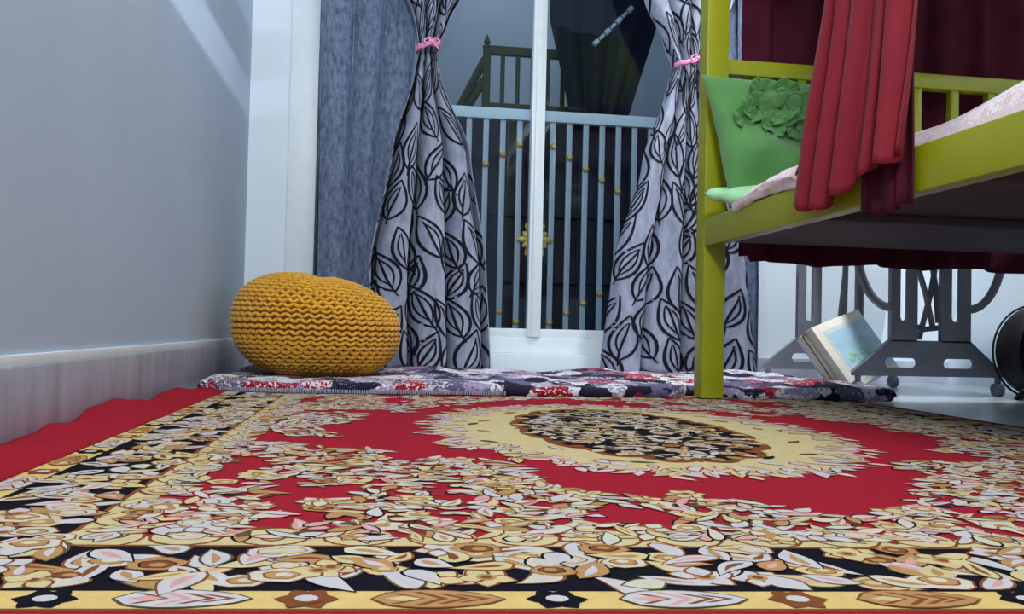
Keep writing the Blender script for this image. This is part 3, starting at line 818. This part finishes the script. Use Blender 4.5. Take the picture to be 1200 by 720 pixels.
# ================================================================ sewing stand under the far side
tb = empty('treadle_table', (1.90, 3.0, 0), 0, 'grey cast iron treadle table stand behind the bed', 'table')
def tpart(name, mb, m=None):
    o = mb.build(name, m or M['iron'], tb); o.location = (-1.9, -3.0, 0); return o
def side_frame(Y, x0, sc, near=True):
    # x0: centre of frame
    def place(x, y, z): return Vector((x0+x*sc-1.9, Y+y-3.0, z))
    T = .022
    outline2d('frame_base', [[(-.29, .068), (.285, .068), (.285, .085), (.155, .195), (-.155, .195), (-.29, .085)], slot(-.175, -.045, .098, .132), slot(.05, .175, .098, .132)], T, M['iron'], tb, place)
    for a, b, s0, s1 in ((-.152, -.052, -.118, -.086), (.042, .155, .08, .116) if near else (.103, .131, .114, .120)):
        outline2d('column', [[(a, .19), (b, .19), (b, .70), (a, .70)], slot(s0, s1, .262, .66)], T, M['iron'], tb, place)
    X = lambda q: x0+q*sc
    # side scrolls
    for sg, xs in ((-1, -.15), (1, .155)) if near else ():
        pts = [(X(xs+sg*.135*math.sin(t*PI/2)), Y, .31+.25*(1-math.cos(t*PI/2))) for t in [k/10 for k in range(11)]]
        tpart('scroll', MB().tube(pts, .015, 8))
    for f0, f1 in () if not near else (((-.04, .50), (.035, .24)), ((.05, .50), (-.02, .20)), ((.02, .52), (.055, .26))):
        tpart('brace', MB().tube([(X(f0[0]), Y+.03, f0[1]), (X((f0[0]+f1[0])/2+.006), Y+.03, (f0[1]+f1[1])/2), (X(f1[0]), Y+.03, f1[1])], .010, 8))
    tpart('brace', MB().tube([(X(-.06), Y+.03, .255), (X(0), Y+.03, .235), (X(.06), Y+.03, .243)], .010, 8))
    for q in (-.27, .27):
        tpart('caster', MB().tube([(X(q)-.012, Y, .024), (X(q)+.012, Y, .024)], .024, 14).box(X(q)-.008, X(q)+.008, Y-.008, Y+.008, .03, .075, .002))
side_frame(2.79, 1.905, 1.0)
side_frame(3.24, 1.783, 1.0, False)
tpart('table_top', MB().box(1.68, 2.3, 2.74, 3.30, .70, .735, .006), M['wood'])
tpart('cross_rail', MB().tube([(1.85, 2.79, .66), (1.80, 3.24, .66)], .012, 8))
tpart('strut', MB().tube([(1.826, 3.2, .70), (1.815, 3.2, .45), (1.80, 3.2, .2), (1.80, 3.2, .19)], [.010, .012, .022, .01], 8))

# stack of picture books leaning against the stand
Rb = Matrix.Rotation(math.radians(-15), 4, 'Y') @ Matrix.Rotation(math.radians(33), 4, 'Z') @ Matrix.Rotation(math.radians(-24), 4, 'X')
cur = 0
specs = [('cover', .030, 'book with a blue and green picture on its cover, front of its leaning stack', .37, .265), ('brownpages', .022, 'brown-edged book leaning directly behind the picture book', .37, .26), ('cover', .014, 'thin cream book second from the back of the leaning stack', .365, .262), ('picwhite', .010, 'thin pale album at the back of the leaning stack', .38, .255)]
origin = Vector((1.645, 2.83, .014))
for cm, th, lab, bw, bh in specs:
    bk = empty('book', origin, 0, lab, 'book', 'leaning stack of books')
    bk.rotation_euler = Rb.to_euler(); bk.location = origin+Rb.to_3x3() @ Vector((0, cur, 0))
    MB().box(.004, bw-.004, .003, th-.003, .004, bh-.004, .001).build('pages', M['pages'], bk)
    MB().box(0, bw, 0, .003, 0, bh, .0012).build('front_cover', M[cm], bk)
    MB().box(0, bw, th-.003, th, 0, bh, .0012).build('back_cover', M[cm], bk)
    MB().box(0, bw, .003, th-.003, bh-.004, bh, .0012).build('spine', M[cm], bk)
    if cur == 0:
        MB().box(.05, bw-.006, -.0012, 0, .02, bh-.03).build('picture_frame', M['picwhite'], bk)
        MB().box(.066, bw-.01, -.0022, -.001, .03, bh-.045).build('picture', M['picblue'], bk)
        pg = MB()
        for k in range(9): pg.ell((.11+.018*k, -.0025, .10+.02*math.sin(k*1.3)), (.02, 0, 0), (0, .0012, 0), (0, 0, .013+.005*math.sin(k*2)), 10, 4)
        pg.build('picture_foliage', M['picgreen'], bk)
    cur += th+.0008

# black rounded bag at the edge
bg = empty('round_bag', (2.25, 2.64, 0), 0, 'black rounded bag on the pale floor beside the iron stand', 'bag')
def PBg(u, v):
    a = 2*PI*u; t = v*2-1
    r = .165*(1-abs(t)**4)**.4
    return (r*math.cos(a)*1.0, t*.10, .165+r*math.sin(a)*(.97 if math.sin(a) < 0 else 1))
MB().grid(PBg, 48, 24, wrap=True).build('body', M['black'], bg)
for t in (-.062, .062): MB().tube([(.163*math.cos(a), t, .165+.163*math.sin(a)) for a in [2*PI*k/40 for k in range(40)]], .004, 6, closed=True).build('piping', M['black'], bg)
MB().tube([(-.02, -.06, .325), (-.03, -.04, .36), (-.03, .04, .36), (-.02, .06, .325)], .008, 8).build('handle', M['black'], bg)
MB().tube([(-.10, -.085, .07), (-.17, -.09, .035), (-.185, -.08, .012), (-.15, -.06, .01)], .008, 8).build('strap', M['black'], bg)

# wall tube lamp by the bunk: its light reaches the far wall through the gap above the upper deck
tl = empty('tube_light', (2.53, 1.2, 1.93), 0, 'white tube light fitting on the wall beside the bunk', 'lamp')
MB().box(-.03, .02, -.64, .64, -.03, .03, .006).build('housing', M['frame_white'], tl)
MB().tube([(-.05, -.6, 0), (-.05, .6, 0)], .013, 12).build('tube', M['tube'], tl)
